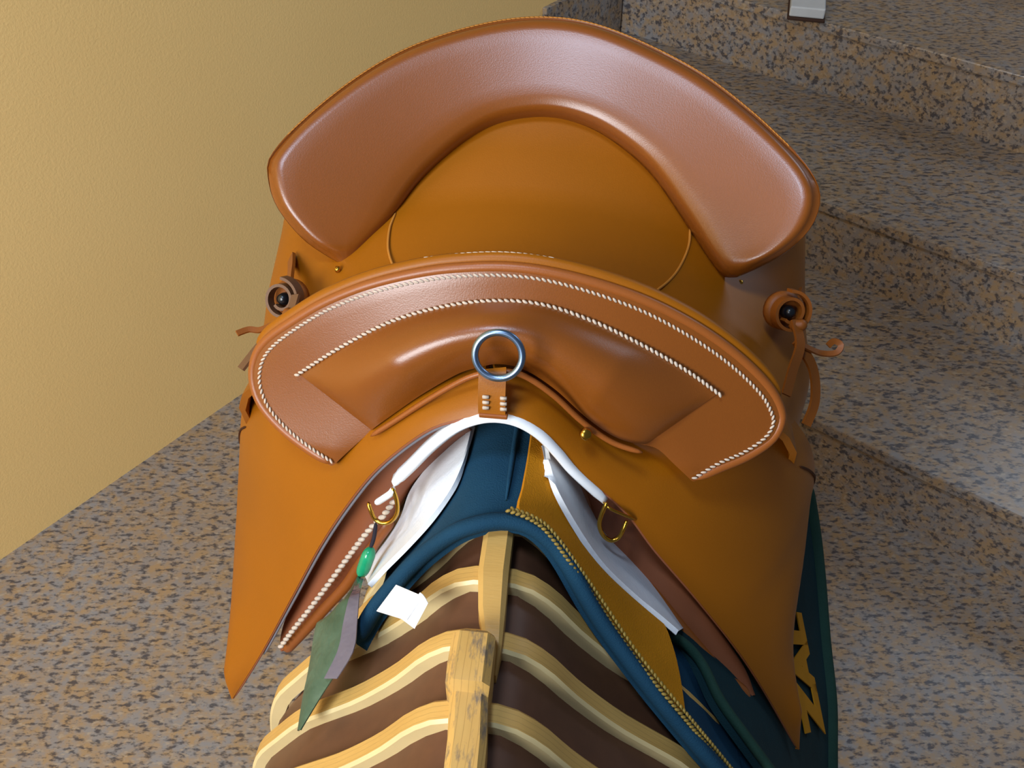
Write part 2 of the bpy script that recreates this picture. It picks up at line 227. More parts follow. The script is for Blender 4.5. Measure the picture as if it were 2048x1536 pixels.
def granite(name, stretch_rot):
    m = Mat(name, 0.30, 0.5)
    st = (1.0, 1.0, 1.0)
    g1 = m.noise(45, 3, 0.6, st); g2 = m.noise(105, 3, 0.6, (0.6, 1.3, 1), stretch_rot); g3 = m.noise(120, 2, 0.5, (0.6, 1.3, 1), stretch_rot); g4 = m.noise(2.5, 3, 0.6)
    base = m.mix(m.ramp(g1, [(0.38, (0, 0, 0, 1)), (0.6, (1, 1, 1, 1))]), srgb(160, 132, 98), srgb(136, 132, 130))
    base = m.mix(m.ramp(g4, [(0.4, (0, 0, 0, 1)), (0.7, (0.5, 0.5, 0.5, 1))]), base, srgb(142, 114, 80))
    base = m.mix(m.ramp(g2, [(0.50, (0, 0, 0, 1)), (0.62, (0.8, 0.8, 0.8, 1))]), base, srgb(46, 46, 56))
    base = m.mix(m.ramp(g3, [(0.58, (0, 0, 0, 1)), (0.68, (0.6, 0.6, 0.6, 1))]), base, srgb(172, 154, 130))
    m.color(base); m.bump(m.noise(200, 2), 0.05, 0.001)
    return m.m
M['granite'] = granite('speckled_granite', 0.0)
M['granite_b'] = granite('speckled_granite_stair', 0.7)
m = Mat('yellow_plaster', 0.8, 0.25)
m.color(m.mix(m.noise(3, 3), srgb(255, 214, 140), srgb(250, 206, 130))); m.bump(m.noise(260, 4, 0.6), 0.25, 0.002); M['plaster'] = m.m

# ------------------------------------------------------------------ mesh helpers
def V(p): return Vector(p)
def new_obj(name, verts, faces, mat, parent=None, smooth=True):
    me = bpy.data.meshes.new(name)
    off = Vector(parent['base']) if parent is not None and 'base' in parent else Vector((0, 0, 0))
    me.from_pydata([tuple(Vector(v) - off) for v in verts], [], faces)
    me.materials.append(M[mat] if isinstance(mat, str) else mat)
    bm = bmesh.new(); bm.from_mesh(me); bmesh.ops.recalc_face_normals(bm, faces=bm.faces); bm.to_mesh(me); bm.free()
    if smooth:
        for p in me.polygons: p.use_smooth = True
    o = bpy.data.objects.new(name, me); col.objects.link(o)
    if parent is not None: o.parent = parent
    return o
def sub_part(name, verts, faces, mat, part, smooth=True):
    root = part.parent
    o = new_obj(name, verts, faces, mat, root, smooth); o.parent = part
    return o
def thing(name, label, cat, base, rot=YAW, group=None):
    o = bpy.data.objects.new(name, None); col.objects.link(o)
    o.location = (ORIGIN[0], ORIGIN[1], base); o.rotation_euler = (0, 0, rot); o['base'] = (0.0, 0.0, base)
    o['label'] = label; o['category'] = cat
    if group: o['group'] = group
    return o
def resample(pts, n, closed=False):
    pts = [V(p) for p in pts]; dense = []
    N = len(pts)
    for i in range(N - 1):
        p0 = pts[max(0, i - 1)]; p1 = pts[i]; p2 = pts[i + 1]; p3 = pts[min(N - 1, i + 2)]
        for k in range(10):
            t = k / 10
            dense.append(0.5 * ((2 * p1) + (p2 - p0) * t + (2 * p0 - 5 * p1 + 4 * p2 - p3) * t * t + (3 * p1 - p0 - 3 * p2 + p3) * t ** 3))
    dense.append(pts[-1])
    L = [0]
    for a, b in zip(dense, dense[1:]): L.append(L[-1] + (b - a).length)
    out = []; j = 0
    for i in range(n):
        s = L[-1] * i / (n - 1)
        while j < len(L) - 2 and L[j + 1] < s: j += 1
        d = L[j + 1] - L[j]
        out.append(dense[j].lerp(dense[j + 1], 0 if d == 0 else min(1, (s - L[j]) / d)))
    return out
def length(pts): return sum((V(b) - V(a)).length for a, b in zip(pts, pts[1:]))
def grid_faces(nu, nv):
    return [(i * nv + j, i * nv + j + 1, (i + 1) * nv + j + 1, (i + 1) * nv + j) for i in range(nu - 1) for j in range(nv - 1)]
def normals(rows):
    nu, nv = len(rows), len(rows[0]); out = []
    for i in range(nu):
        r = []
        for j in range(nv):
            du = rows[min(nu - 1, i + 1)][j] - rows[max(0, i - 1)][j]
            dv = rows[i][min(nv - 1, j + 1)] - rows[i][max(0, j - 1)]
            n = du.cross(dv)
            r.append(n.normalized() if n.length > 1e-12 else Vector((0, -.7, .7)))
        out.append(r)
    return out
def solid(name, rows, thick, mat, parent, face=None, back=None):
    # a sheet given as rows of points, closed to a slab `thick` deep behind the side that looks along `face`
    nu, nv = len(rows), len(rows[0]); ns = normals(rows)
    if face is None: face = Vector((0, -.7, .7))
    mid = ns[nu // 2][nv // 2]; s = 1 if mid.dot(face) > 0 else -1
    top = [p for r in rows for p in r]
    bot = []
    for i in range(nu):
        for j in range(nv): bot.append(rows[i][j] - ns[i][j] * s * thick if back is None else rows[i][j] + back * thick)
    f = grid_faces(nu, nv); n0 = nu * nv
    f += [tuple(n0 + k for k in reversed(q)) for q in f]
    for i in range(nu - 1):
        for j in (0, nv - 1):
            a, b = i * nv + j, (i + 1) * nv + j; f.append((a, b, b + n0, a + n0))
    for j in range(nv - 1):
        for i in (0, nu - 1):
            a, b = i * nv + j, i * nv + j + 1; f.append((a, b, b + n0, a + n0))
    o = new_obj(name, top + bot, f, mat, parent)
    sharp_edges(o)
    return o
def sharp_edges(o, ang=50):
    me = o.data
    bm = bmesh.new(); bm.from_mesh(me)
    for e in bm.edges:
        if len(e.link_faces) == 2 and e.calc_face_angle(0) > math.radians(ang): e.smooth = False
    bm.to_mesh(me); bm.free()
def between(a, b, nu, nv, bulge=0.0, up=Vector((0, -.7, .7))):
    A, B = resample(a, nu), resample(b, nu); rows = []
    for p, q in zip(A, B): rows.append([p.lerp(q, j / (nv - 1)) for j in range(nv)])
    if bulge:
        ns = normals(rows)
        s = 1 if ns[nu // 2][nv // 2].dot(up) > 0 else -1
        for i in range(nu):
            w = min(1, (A[i] - B[i]).length / 0.03)
            for j in range(nv):
                rows[i][j] = rows[i][j] + ns[i][j] * s * bulge * w * math.sin(math.pi * j / (nv - 1)) ** 0.7
    return rows
def frames(pts, hint):
    out = []; n = len(pts); prev = V(hint)
    for i in range(n):
        t = (pts[min(n - 1, i + 1)] - pts[max(0, i - 1)]).normalized()
        a = prev - t * prev.dot(t)
        if a.length < 1e-6: a = t.orthogonal()
        a.normalize(); out.append((t, a, t.cross(a))); prev = a
    return out
def tube_mesh(pts, ra, rb=None, seg=8, hint=(0, -.7, .7), taper=0, closed=False):
    rb = ra if rb is None else rb
    fr = frames(pts, hint); vs = []; n = len(pts)
    for i, (t, a, b) in enumerate(fr):
        k = 1.0
        if taper:
            e = min(i, n - 1 - i)
            if e < taper: k = math.sqrt(max(0.02, 1 - (1 - (e + .15) / taper) ** 2))
        for s in range(seg):
            w = 2 * math.pi * s / seg
            vs.append(pts[i] + a * (ra * k * math.cos(w)) + b * (rb * k * math.sin(w)))
    fs = []
    for i in range(n - 1 if not closed else n):
        j = (i + 1) % n
        for s in range(seg):
            q = (s + 1) % seg
            fs.append((i * seg + s, i * seg + q, j * seg + q, j * seg + s))
    if not closed: fs += [tuple(reversed(range(seg))), tuple((n - 1) * seg + s for s in range(seg))]
    return vs, fs
def tube(name, pts, ra, mat, parent, rb=None, n=40, seg=8, hint=(0, -.7, .7), taper=3, closed=False):
    P = resample(pts, n) if not closed else [V(p) for p in pts]
    v, f = tube_mesh(P, ra, rb, seg, hint, 0 if closed else taper, closed)
    if isinstance(parent, tuple): return sub_part(name, v, f, mat, parent[1])
    return new_obj(name, v, f, mat, parent)
def strap(name, pts, width, thick, mat, parent, hint, n=30):
    # flat strip, its broad side facing `hint`
    P = resample(pts, n); fr = frames(P, hint); vs = []; fs = []
    for i, (t, a, b) in enumerate(fr):
        for sx, sy in ((-1, -1), (1, -1), (1, 1), (-1, 1)):
            vs.append(P[i] + b * (sx * width / 2) + a * (sy * thick / 2))
    for i in range(n - 1):
        for s in range(4):
            q = (s + 1) % 4; fs.append((i * 4 + s, i * 4 + q, i * 4 + 4 + q, i * 4 + 4 + s))
    fs += [(3, 2, 1, 0), tuple((n - 1) * 4 + s for s in range(4))]
    o = new_obj(name, vs, fs, mat, parent); sharp_edges(o); return o
def merge(parts):
    vs, fs = [], []
    for v, f in parts:
        k = len(vs); vs += v; fs += [tuple(i + k for i in q) for q in f]
    return vs, fs
def stitches(name, pts, pitch, size, mat, part, tilt=0.45, lift=0.001, up=(0, -.75, .66)):
    # a line of slanting stitches, each its own little grain; far too many and small to pick apart
    L = length(resample(pts, 60)); n = max(2, int(L / pitch)); P = resample(pts, n); fr = frames(P, up); parts = []
    for i, (t, a, b) in enumerate(fr):
        d = (t * math.cos(tilt) + b * math.sin(tilt)).normalized(); c = a; e = d.cross(c)
        p = P[i] + a * lift; q = []
        for k, r in ((-1, 0.35), (-.55, 0.9), (0, 1.0), (.55, 0.9), (1, 0.35)):
            q.append([p + d * (k * pitch * 0.56) + c * (size * r * math.cos(w)) + e * (size * r * math.sin(w)) for w in [2 * math.pi * s / 6 for s in range(6)]])
        vs = [x for r in q for x in r]; fs = []
        for k in range(4):
            for s in range(6): fs.append((k * 6 + s, k * 6 + (s + 1) % 6, k * 6 + 6 + (s + 1) % 6, k * 6 + 6 + s))
        fs += [tuple(reversed(range(6))), tuple(24 + s for s in range(6))]
        parts.append((vs, fs))
    v, f = merge(parts)
    o = sub_part(name, v, f, mat, part); o['kind'] = 'stuff'; return o
def box_vf(c, ux, uy, uz):
    c = V(c); vs = [c + ux * i + uy * j + uz * k for i in (-1, 1) for j in (-1, 1) for k in (-1, 1)]
    return vs, [(0, 1, 3, 2), (4, 6, 7, 5), (0, 4, 5, 1), (2, 3, 7, 6), (0, 2, 6, 4), (1, 5, 7, 3)]
def bevel(o, w, seg=2):
    md = o.modifiers.new('bevel', 'BEVEL'); md.width = w; md.segments = seg; md.limit_method = 'ANGLE'
def offset(pts, d): return [V(p) + V(d) for p in pts]
def lerp_table(tab, x):
    if x <= tab[0][0]: return tab[0][1]
    for (a, b), (c, d) in zip(tab, tab[1:]):
        if x <= c: return b + (d - b) * (x - a) / (c - a)
    return tab[-1][1]

# ------------------------------------------------------------------ the place: wall, landing, stairs
AX = Vector((math.cos(math.radians(51.5)), math.sin(math.radians(51.5)), 0))      # along the wall, up the stairs
EX = Vector((AX.y, -AX.x, 0))                                                      # away from the wall, along a step
A0 = Vector((-0.857, 0.962, 0))
SKIRT = 0.0
A0 = Vector((A0.x * (1.3 - SKIRT) / 1.3, A0.y * (1.3 - SKIRT) / 1.3, 0))
S0 = (Vector((-0.857, 0.962, 0)) - A0).dot(AX)
def at(s, e, z): return A0 + AX * (S0 + s) + EX * e + Vector((0, 0, z))
RISE = 0.156
edges = [1.0, 1.39, 1.81, 2.24, 2.68, 3.1]
def slab(name, s0, s1, e0, e1, z0, z1, mat, parent=None, bev=0.003):
    vs = [at(s, e, z) for s in (s0, s1) for e in (e0, e1) for z in (z0, z1)]
    o = new_obj(name, vs, [(0, 1, 3, 2), (4, 6, 7, 5), (0, 4, 5, 1), (2, 3, 7, 6), (0, 2, 6, 4), (1, 5, 7, 3)], mat, parent, False)
    if bev: bevel(o, bev)
    return o
def structure(o, label, cat):
    o['kind'] = 'structure'; o['label'] = label; o['category'] = cat; return o
structure(slab('floor', -3.0, edges[0] + .02, 0.0, 4.0, -0.1, 0.0, 'granite', None, 0), 'speckled grey granite landing at the foot of the stairs', 'floor')
structure(slab('wall_left', -3.0, 5.0, -0.2, 0.0, -0.1, 3.2, 'plaster', None, 0), 'warm yellow plastered wall beside the granite stairs', 'wall')
base = bpy.data.objects.new('baseboard_left', None); col.objects.link(base)
structure(base, 'granite skirting along the yellow wall, stepping up with the stairs', 'baseboard')
stairs = bpy.data.objects.new('stairs', None); col.objects.link(stairs)
structure(stairs, 'flight of speckled granite steps climbing beside the yellow wall', 'stairs')
for i, s in enumerate(edges):
    nxt = edges[i + 1] if i + 1 < len(edges) else s + 1.4
    slab('riser', s, s + 0.02, 0.0, 4.0, i * RISE, (i + 1) * RISE - 0.022, 'granite_b', stairs, 0)
    slab('tread', s - 0.008, nxt + 0.02, 0.0, 4.0, (i + 1) * RISE - 0.022, (i + 1) * RISE, 'granite_b', stairs, 0.003)
    if i: slab('skirting_slab', s + 0.096 - (0.0 if i == 1 else .1), nxt - .01, 0.0, 0.012, (i + 1) * RISE, (i + 2) * RISE, 'granite_b', base, 0.001)

# ------------------------------------------------------------------ saddle rack
C = CURVES
PROFILE = [(0, .787), (.01, .7865), (.02, .785), (.03, .777), (.041, .766), (.061, .737), (.089, .705), (.115, .682), (.135, .664), (.157, .634), (.178, .60), (.190, .55), (.195, .47)]
CX = 0.016
def profile_pts(side, lift=0.0):
    return [Vector((CX + side * max(0, x + lift * .8 * min(1, x / .06)), 0, z + lift * (1 if x < .06 else .55))) for x, z in PROFILE]
def full_profile(lift=0.0, n=49):
    pts = list(reversed(profile_pts(-1, lift)))[:-1] + [Vector((CX, 0, .787 + lift))] + profile_pts(1, lift)[1:]
    return resample(pts, n)
rack = thing('saddle_rack', 'wooden saddle rack of pale bentwood ribs over a brown body', 'saddle rack', 0.0)
prof = full_profile(-0.009)
def narrow(y): return 1 - .28 * min(1, max(0, (y + .065) / .045))
rows = [[Vector((CX + (p.x - CX) * narrow(y), y, p.z)) for p in prof] for y in (-.40, -.30, -.2, -.1, -.04, .01, .1, .2, .3, .42)]
solid('body', rows, 0.010, 'veneer', rack, Vector((0, 0, 1)))
def rib(y, w=0.0150, t=0.012):
    P = full_profile(0.0, 61); fr = frames(P, (0, 1, 0)); vs = []; fs = []
    cs = [(-w / 2, -t), (-w / 2, -.002), (-w / 2 + .002, 0), (w / 2 - .002, 0), (w / 2, -.002), (w / 2, -t)]
    for i, p in enumerate(P):
        t_ = fr[i][0]; up = t_.cross(Vector((0, 1, 0)));
        up = up if up.dot(Vector((p.x - CX, 0, .35))) > 0 else -up
        up.normalize()
        for a, b in cs:
            q = p + Vector((0, y + a, 0)) + up * (b + .001); q.x = CX + (q.x - CX) * narrow(y); vs.append(q)
    k = len(cs)
    for i in range(len(P) - 1):
        for s in range(k):
            q = (s + 1) % k; fs.append((i * k + s, i * k + q, i * k + k + q, i * k + k + s))
    fs += [tuple(reversed(range(k))), tuple((len(P) - 1) * k + s for s in range(k))]
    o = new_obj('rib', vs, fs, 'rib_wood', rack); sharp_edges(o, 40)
    o.data.materials.append(M['rib_edge_lit'])
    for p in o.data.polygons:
        if p.normal.y < -.6: p.material_index = 1  # front faces take the lightened colour, painted as if lit
    return o
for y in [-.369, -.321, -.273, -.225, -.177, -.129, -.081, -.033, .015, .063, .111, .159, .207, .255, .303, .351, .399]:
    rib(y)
# spine bars lying along the ridge
def bar(name, stations, mat):
    # stations: (x, y, z_top, half_width, depth)
    vs = []; fs = []; n = len(stations)
    for x, y, z, h, d in stations:
        e = min(h * .35, .005)
        for a, b in ((-h, -d), (-h, -e), (-h + e, 0), (h - e, 0), (h, -e), (h, -d)): vs.append((x + a, y, z + b))
    for i in range(n - 1):
        for s in range(6):
            q = (s + 1) % 6; fs.append((i * 6 + s, i * 6 + q, i * 6 + 6 + q, i * 6 + 6 + s))
    fs += [tuple(reversed(range(6))), tuple((n - 1) * 6 + s for s in range(6))]
    o = new_obj(name, vs, fs, mat, rack); sharp_edges(o, 40); return o
bar('spine_bar', [(.0165, .10, .799, .0098, .016), (.0150, -.046, .799, .0098, .016), (.0155, -.085, .7985, .0098, .018), (.0180, -.112, .797, .0085, .02), (.0215, -.135, .794, .0055, .02), (.0245, -.152, .786, .001, .012)], 'bar_wood')
bar('spine_bar', [(.011, -.1325, .799, .0085, .02), (.011, -.135, .806, .0112, .03), (.0112, -.140, .812, .0128, .034), (.0115, -.160, .813, .0130, .036), (.0118, -.171, .811, .0128, .034), (.0128, -.1745, .804, .0112, .03), (.0155, -.20, .801, .0110, .028), (.020, -.30, .799, .0110, .028), (.020, -.395, .799, .0110, .028)], 'worn_wood')
# legs of the rack, under the body
for sx in (-.1, .12):
    for y in (-.3, .34):
        v, f = box_vf((sx, y, .33), Vector((.018, 0, 0)), Vector((0, .022, 0)), Vector((0, 0, .33)))
        o = new_obj('leg', v, f, 'bar_wood', rack, False); bevel(o, .003)

# ------------------------------------------------------------------ saddle pad
pad = thing('saddle_pad', 'dark blue saddle pad with ochre panel and gold braid under the saddle', 'saddle pad', 0.42)
PADR = PROFILE[:7] + [(.17, .588), (.20, .56)]
def pad_z(x):
    d = abs(x - CX); tab = PADR if x > CX else PROFILE
    return lerp_table(tab, d)
fe = resample(C['binding'], 61)
rows = []
for p in fe:
    r = []
    for j in range(25):
        t = (j / 24) ** 1.6; y = p.y + (0.36 - p.y) * t
        ridge = 0.004 * math.exp(-((p.x - CX) / .006) ** 2)
        d = abs(p.x - CX); k = min(1, max(0, (d - .028) / .035)) * min(1, max(0, (y - p.y - .012) / .06))
        r.append(Vector((p.x, y, p.z - .002 - .004 * t - (.034 if p.x < CX else .030) * k)))
    rows.append(r)
body = solid('pad_body', rows, 0.010, 'pad_blue', pad, Vector((0, 0, 1)))
tube('binding', C['binding'], .0085, 'pad_blue', pad, .006, n=90, seg=12, hint=(0, 0, 1))
tube('spine_seam', [(CX + .002, -.035, .8085), (CX + .002, .1, .8075), (CX + .002, .3, .805)], .003, 'pad_blue', pad, .002, n=20)
och = solid('ochre_panel', between(C['ochre_in'], C['ochre_out'], 50, 9), 0.003, 'ochre', pad, Vector((0.4, -.3, 1)))
stitches('gold_braid', offset(C['braid'], (.001, .001, .003)), .0034, .0013, 'gold', och, 0.6, 0.0)
stitches('gold_braid', offset(C['braid'], (-.0016, -.0016, .004)), .0034, .0012, 'gold', och, -0.6, 0.0)
# pad side hanging outside the flap
rows = between(C['side_in'], C['side_out'], 40, 16, -0.006, Vector((1, -.3, .4)))
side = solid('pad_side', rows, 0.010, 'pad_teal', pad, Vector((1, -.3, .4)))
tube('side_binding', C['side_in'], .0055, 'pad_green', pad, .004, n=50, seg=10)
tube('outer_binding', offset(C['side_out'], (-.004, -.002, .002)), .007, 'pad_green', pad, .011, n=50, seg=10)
rows = between(C['hollow_in'], offset(C['side_in'][:], (.0, .015, -.02)), 30, 8, -0.01, Vector((1, -.3, .6)))
solid('pad_inner_layer', rows, 0.006, 'pad_blue', pad, Vector((.5, -.5, .6)))
# care label
L4 = [V(p) for p in C['label']]
L4 = [p + Vector((0, -.004, .006)) for p in L4]
rows = [[L4[0].lerp(L4[1], j / 4) for j in range(5)], [L4[3].lerp(L4[2], j / 4) for j in range(5)]]
lab = solid('care_label', rows, .0008, 'label', pad)
F4 = [L4[1] + Vector((-.002, .003, -.001)), L4[1] + Vector((.004, -.003, -.003)), L4[2] + Vector((.006, -.003, -.004)), L4[2] + Vector((-.004, .002, -.001))]
solid('label_fold', [[F4[0].lerp(F4[1], j / 3) + Vector((0, 0, .002 * math.sin(math.pi * j / 3))) for j in range(4)], [F4[3].lerp(F4[2], j / 3) for j in range(4)]], .0006, 'label', pad)

# ------------------------------------------------------------------ saddle
saddle = thing('saddle', 'tan leather working saddle with high padded cantle and wide pommel', 'saddle', 0.42)
# seat and skirts: one hide over the tree
ZS = [(-.02, .84), (.0, .845), (.1, .84), (.2, .832), (.28, .845), (.34, .872), (.42, .92)]
WID = .262
rows = []
for i in range(31):
    y = .075 + .345 * i / 30
    zc = lerp_table(ZS, y); r = []
    for j in range(-26, 27):
        if abs(j) <= 20:
            a = j / 20 * math.pi / 2; r.append(Vector((WID * math.sin(a), y, zc - .15 * (1 - math.cos(a)))))
        else:
            k = (abs(j) - 20) / 6; r.append(Vector((math.copysign(WID + .004 * k, j), y + .02 * k, zc - .15 - .13 * k)))
    sc_ = .92 + .08 * min(1, max(0, (y - .16) / .12))
    rows.append([Vector((p.x * (sc_ if p.x < 0 else 1 + (-.05 + .09 * min(1, max(0, (y - .15) / .08))) * min(1, max(0, (p.x - .17) / .07))), p.y, p.z)) for p in r])
# round the front-lower corners away under the pommel
for i, r in enumerate(rows):
    y = r[26].y
    if y < .16:
        f = max(0.0, (.16 - y) / .085)
        lim = 26 - 18 * f
        src = list(r)
        for j in range(53):
            d = (j - 26) / 26 * lim; k = int(math.floor(d)); k = min(25, max(-26, k)); fr_ = d - k
            r[j] = src[26 + k].lerp(src[27 + k], fr_)
solid('seat', rows, .006, 'leather', saddle, Vector((0, 0, 1)))
seat = [o for o in saddle.children if o.name.startswith('seat')][0]
tube('seat_seam', offset(C['seam_a'], (0, 0, .0003)), .0012, 'seat_thread', (0, seat), n=30)
tube('seat_seam', offset(C['seam_b'], (0, 0, .0003)), .0012, 'seat_thread', (0, seat), n=30)

# cantle
def crescent(outer, inner, n, nv, profile):
    A = resample(inner, n); B = resample(outer, n)
    rows = [[A[i].lerp(B[i], profile[j][0]) for j in range(nv)] for i in range(n)]
    ns = normals(rows); s = 1 if ns[n // 2][nv // 2].dot(Vector((0, -.7, .7))) > 0 else -1
    up = Vector((0, -.7, .7))
    for i in range(n):
        w = min(1.0, (A[i] - B[i]).length / .045); e = min(i, n - 1 - i) / 5
        for j in range(nv):
            nn = ns[i][j] * s
            if nn.dot(up) < .2: nn = up
            rows[i][j] = rows[i][j] + nn * profile[j][1] * w * min(1, .25 + e)
    return rows
def padded(outer, inner, n):
    A = resample(inner, n); B = resample(outer, n); rows = []; up = Vector((0, -.7, .7))
    ins = [(0, -.010), (0, .002), (.0012, .006), (.003, .0088), (.0055, .0105)]
    out = [(.0190, .0150), (.0140, .0146), (.0105, .0128), (.0078, .0098), (.0058, .0062), (.0046, .0032), (.0039, .0020), (.0032, .0027), (.0022, .0032), (.0009, .0026), (0, 0)]
    for i in range(n):
        d = B[i] - A[i]; w = d.length; d = d / max(w, 1e-6); k = min(1, w / .034); e = min(1, .3 + min(i, n - 1 - i) / 6); fl_ = min(1, max(.15, (min(i, n - 1 - i) - 10) / 12))
        cols = [(a * k, h) for a, h in ins] + [(.0055 * k + (w - .026 * k) * q / 7, .0115 + .0036 * q / 7) for q in range(1, 7)] + [(w - a * k * (fl_ if a < .0047 else 1), h) for a, h in out]
        rows.append([A[i] + d * a + up * (h * k * e) for a, h in cols])
    return rows
rows = padded(C['cantle_outer'], C['cantle_inner'], 110)
cantle = solid('cantle', rows, .014, 'leather_face', saddle, Vector((0, -.7, .7)), Vector((0, .7, -.7)))
rim = [r[-3] for r in rows]
stitches('rim_stitching', rim[20:-20], .0042, .0006, 'seat_thread', cantle, 0.1, 0.0003)

# pommel
pp = [(0, 0.0), (.15, .002), (.3, .002), (.5, .002), (.7, .002), (.85, .002), (.95, .002), (1, .0015)]
rows = crescent(C['pommel_outer'], C['pommel_inner'], 90, len(pp), pp)
pommel = solid('pommel', rows, .018, 'leather_face', saddle, Vector((0, -.7, .7)))
rimP = resample(C['pommel_outer'], 120)
tube('pommel_rim', offset(C['pommel_outer'], (0, .002, .001)), .0040, 'leather_edge', (0, pommel), n=140, seg=12)
back = offset(C['pommel_outer'], (0, .009, .003))
tube('pommel_back_roll', back[5:-5], .0050, 'leather', (0, pommel), n=120, seg=12)
stitches('back_stitching', offset(back[10:14], (0, .001, .0046)), .0040, .0005, 'thread', pommel, 0.1, 0.0)
rope = stitches('rope_stitching', C['rope_outer'], .0038, .00095, 'thread', pommel, 0.55, .0022)
# padded roll set into the pommel face
A = resample(C['roll_top'], 70); B = resample(C['roll_bottom'], 70); rows = []
for i in range(70):
    u = i / 69; e = min(u, 1 - u); r = []
    for j in range(17):
        t = j / 16; p = A[i].lerp(B[i], t)
        h = .030 * (math.sin(math.pi * min(1, t * .86)) ** 1.0) * min(1, (e / .22)) ** .55 if e > 0 else 0
        r.append(p + Vector((0, -.72, .69)) * (h + .0025))
    rows.append(r)
roll = solid('knee_roll', rows, .003, 'leather_face', saddle, Vector((0, -.7, .7)))
stitches('rope_stitching', C['roll_top'], .0040, .00115, 'thread', roll, 0.55, .004)
tube('arch_piping', C['arch_piping'], .0020, 'leather_edge', saddle, n=70)

# flaps
for k, fx in (('a', -1), ('b', 1)):
    up = Vector((fx * .7, -.5, .5))
    rows = between(C['flap_front_' + k], C['flap_outer_' + k], 60, 18, 0.012, up)
    fl = solid('flap', rows, .0035, 'leather', saddle, up)
    c0 = V(C['seam_line_a'][0] if k == 'a' else C['seam_line_b'][-1])
    ic = min(range(len(rows)), key=lambda i: (rows[i][-1] - c0).length); nf = normals(rows)
    pts = []
    for q in (0, 1, 2, 3):
        n_ = nf[ic - 2 * q][17 - q]; n_ = n_ if n_.dot(up) > 0 else -n_
        pts.append(rows[ic - 2 * q][17 - q] + n_ * .0004)
    tube('flap_seam', pts, .0012, 'dark_seam', (0, fl), n=20)
    tube('flap_edge', offset(C['flap_front_' + k], (0, .0015, -.002)), .0013, 'leather_raw', (0, fl), n=60)
    if k == 'a': tube('felt_edge', offset(C['flap_front_a'][1:-1], (0.002, .003, -.0035)), .0016, 'grey_layer', (0, fl), n=60)
    # under panel
    rows = between(C['under_out_' + k], C['under_in_' + k], 50, 9, 0.006, Vector((0, -.8, .5)))
    un = solid('under_panel', rows, .006, 'leather_raw', saddle, Vector((0, -.8, .5)))
    tube('panel_lip', C['under_in_' + k][(4 if k == 'a' else 1):], .0058, 'leather_edge', (0, un), n=60, seg=10)
    if k == 'a': stitches('rope_stitching', C['rope_under_a'], .0062, .0021, 'thread', un, 0.5, .003)
    else: stitches('stitching', C['thread_b'], .004, .0006, 'seat_thread', un, 0.1, .002)
    # white flocked panel
    rows = between(C['white_out_' + k], C['white_in_' + k], 40, 12)
    for i, r in enumerate(rows):
        w = min(1, (r[0] - r[-1]).length / .04)
        for j in range(12): r[j] = r[j] + Vector((-fx * .3, -.6, .7)) * (.013 * w * math.sin(math.pi * j / 11) ** .6)
    solid('flocked_panel', rows, .004, 'white', saddle, Vector((-fx * .3, -.8, .5)))
# white gullet arch
P = resample(C['arch_strip'], 60); fr = frames(P, (0, -1, 0)); vs = []; fs = []
for i, (t, a, b) in enumerate(fr):
    e = min(i, 59 - i); w = 1 if e > 1 else .8
    wd = .0036 * w
    sec = [(-.5, -1), (.5, -1), (1, 0), (.5, 1), (-.5, 1), (-1, 0)]
    for sx, sy in sec: vs.append(P[i] + b * (sy * wd) + Vector((0, .006 + sx * .007, 0)))
for i in range(59):
    for s in range(6):
        q = (s + 1) % 6; fs.append((i * 6 + s, i * 6 + q, i * 6 + 6 + q, i * 6 + 6 + s))
fs += [tuple(reversed(range(6))), tuple(59 * 6 + s for s in range(6))]
new_obj('gullet_arch', vs, fs, 'white_strip', saddle)

# ring and its tab
rc = V(C['ring'][0])
R = .0152; u = Vector((1, 0, 0)); w = Vector((0, .42, .907))
ring_pts = [rc + u * (R * math.cos(2 * math.pi * i / 48)) + w * (R * math.sin(2 * math.pi * i / 48)) for i in range(48)]
tube('ring', ring_pts, .0024, 'steel', saddle, n=48, seg=12, closed=True, hint=(0, -1, .4))
tab = strap('ring_tab', C['tab'], .018, .003, 'leather', saddle, (0, -.6, .8), 20)
tt = V(C['tab'][-1])
for sx in (-1, 1):
    for k in range(3):
        v, f = box_vf(V(C['tab'][2]).lerp(tt, .12 + .3 * k) + Vector((sx * .0058 + .002, -.0018, .0014)), Vector((.0021, 0, 0)), Vector((0, .0012, -.0004)), Vector((0, -.0006, .0016)))
        o = sub_part('stitch', v, f, 'thread', tab, True)
v, f = box_vf(tt + Vector((.001, -.0005, -.001)), Vector((.0095, 0, 0)), Vector((0, .0025, 0)), Vector((0, 0, .0016)))
o = sub_part('tab_end', v, f, 'leather_edge', tab, False); bevel(o, .0008)
# fittings
def disc(name, c, axis, r, h, mat, parent, seg=16):
    c = V(c); axis = V(axis).normalized(); a = axis.orthogonal().normalized(); b = axis.cross(a); vs = []; fs = []
    for rr, hh in ((r, -h), (r, h * .4), (r * .75, h), (r * .3, h * 1.15)):
        for s in range(seg):
            t = 2 * math.pi * s / seg; vs.append(c + axis * hh + (a * math.cos(t) + b * math.sin(t)) * rr)
    for k in range(3):
        for s in range(seg): fs.append((k * seg + s, k * seg + (s + 1) % seg, k * seg + seg + (s + 1) % seg, k * seg + seg + s))
    fs += [tuple(reversed(range(seg))), tuple(3 * seg + s for s in range(seg))]
    if isinstance(parent, tuple): return sub_part(name, vs, fs, mat, parent[1])
    return new_obj(name, vs, fs, mat, parent)
sc = V(C['screw'][0]) + Vector((0, -.008, .008))
disc('screw', sc, (.3, -.7, .6), .0042, .002, 'brass', saddle)
for p in C['rivets']: disc('rivet', p, (0, -.3, 1), .0028, .0016, 'brass', saddle)
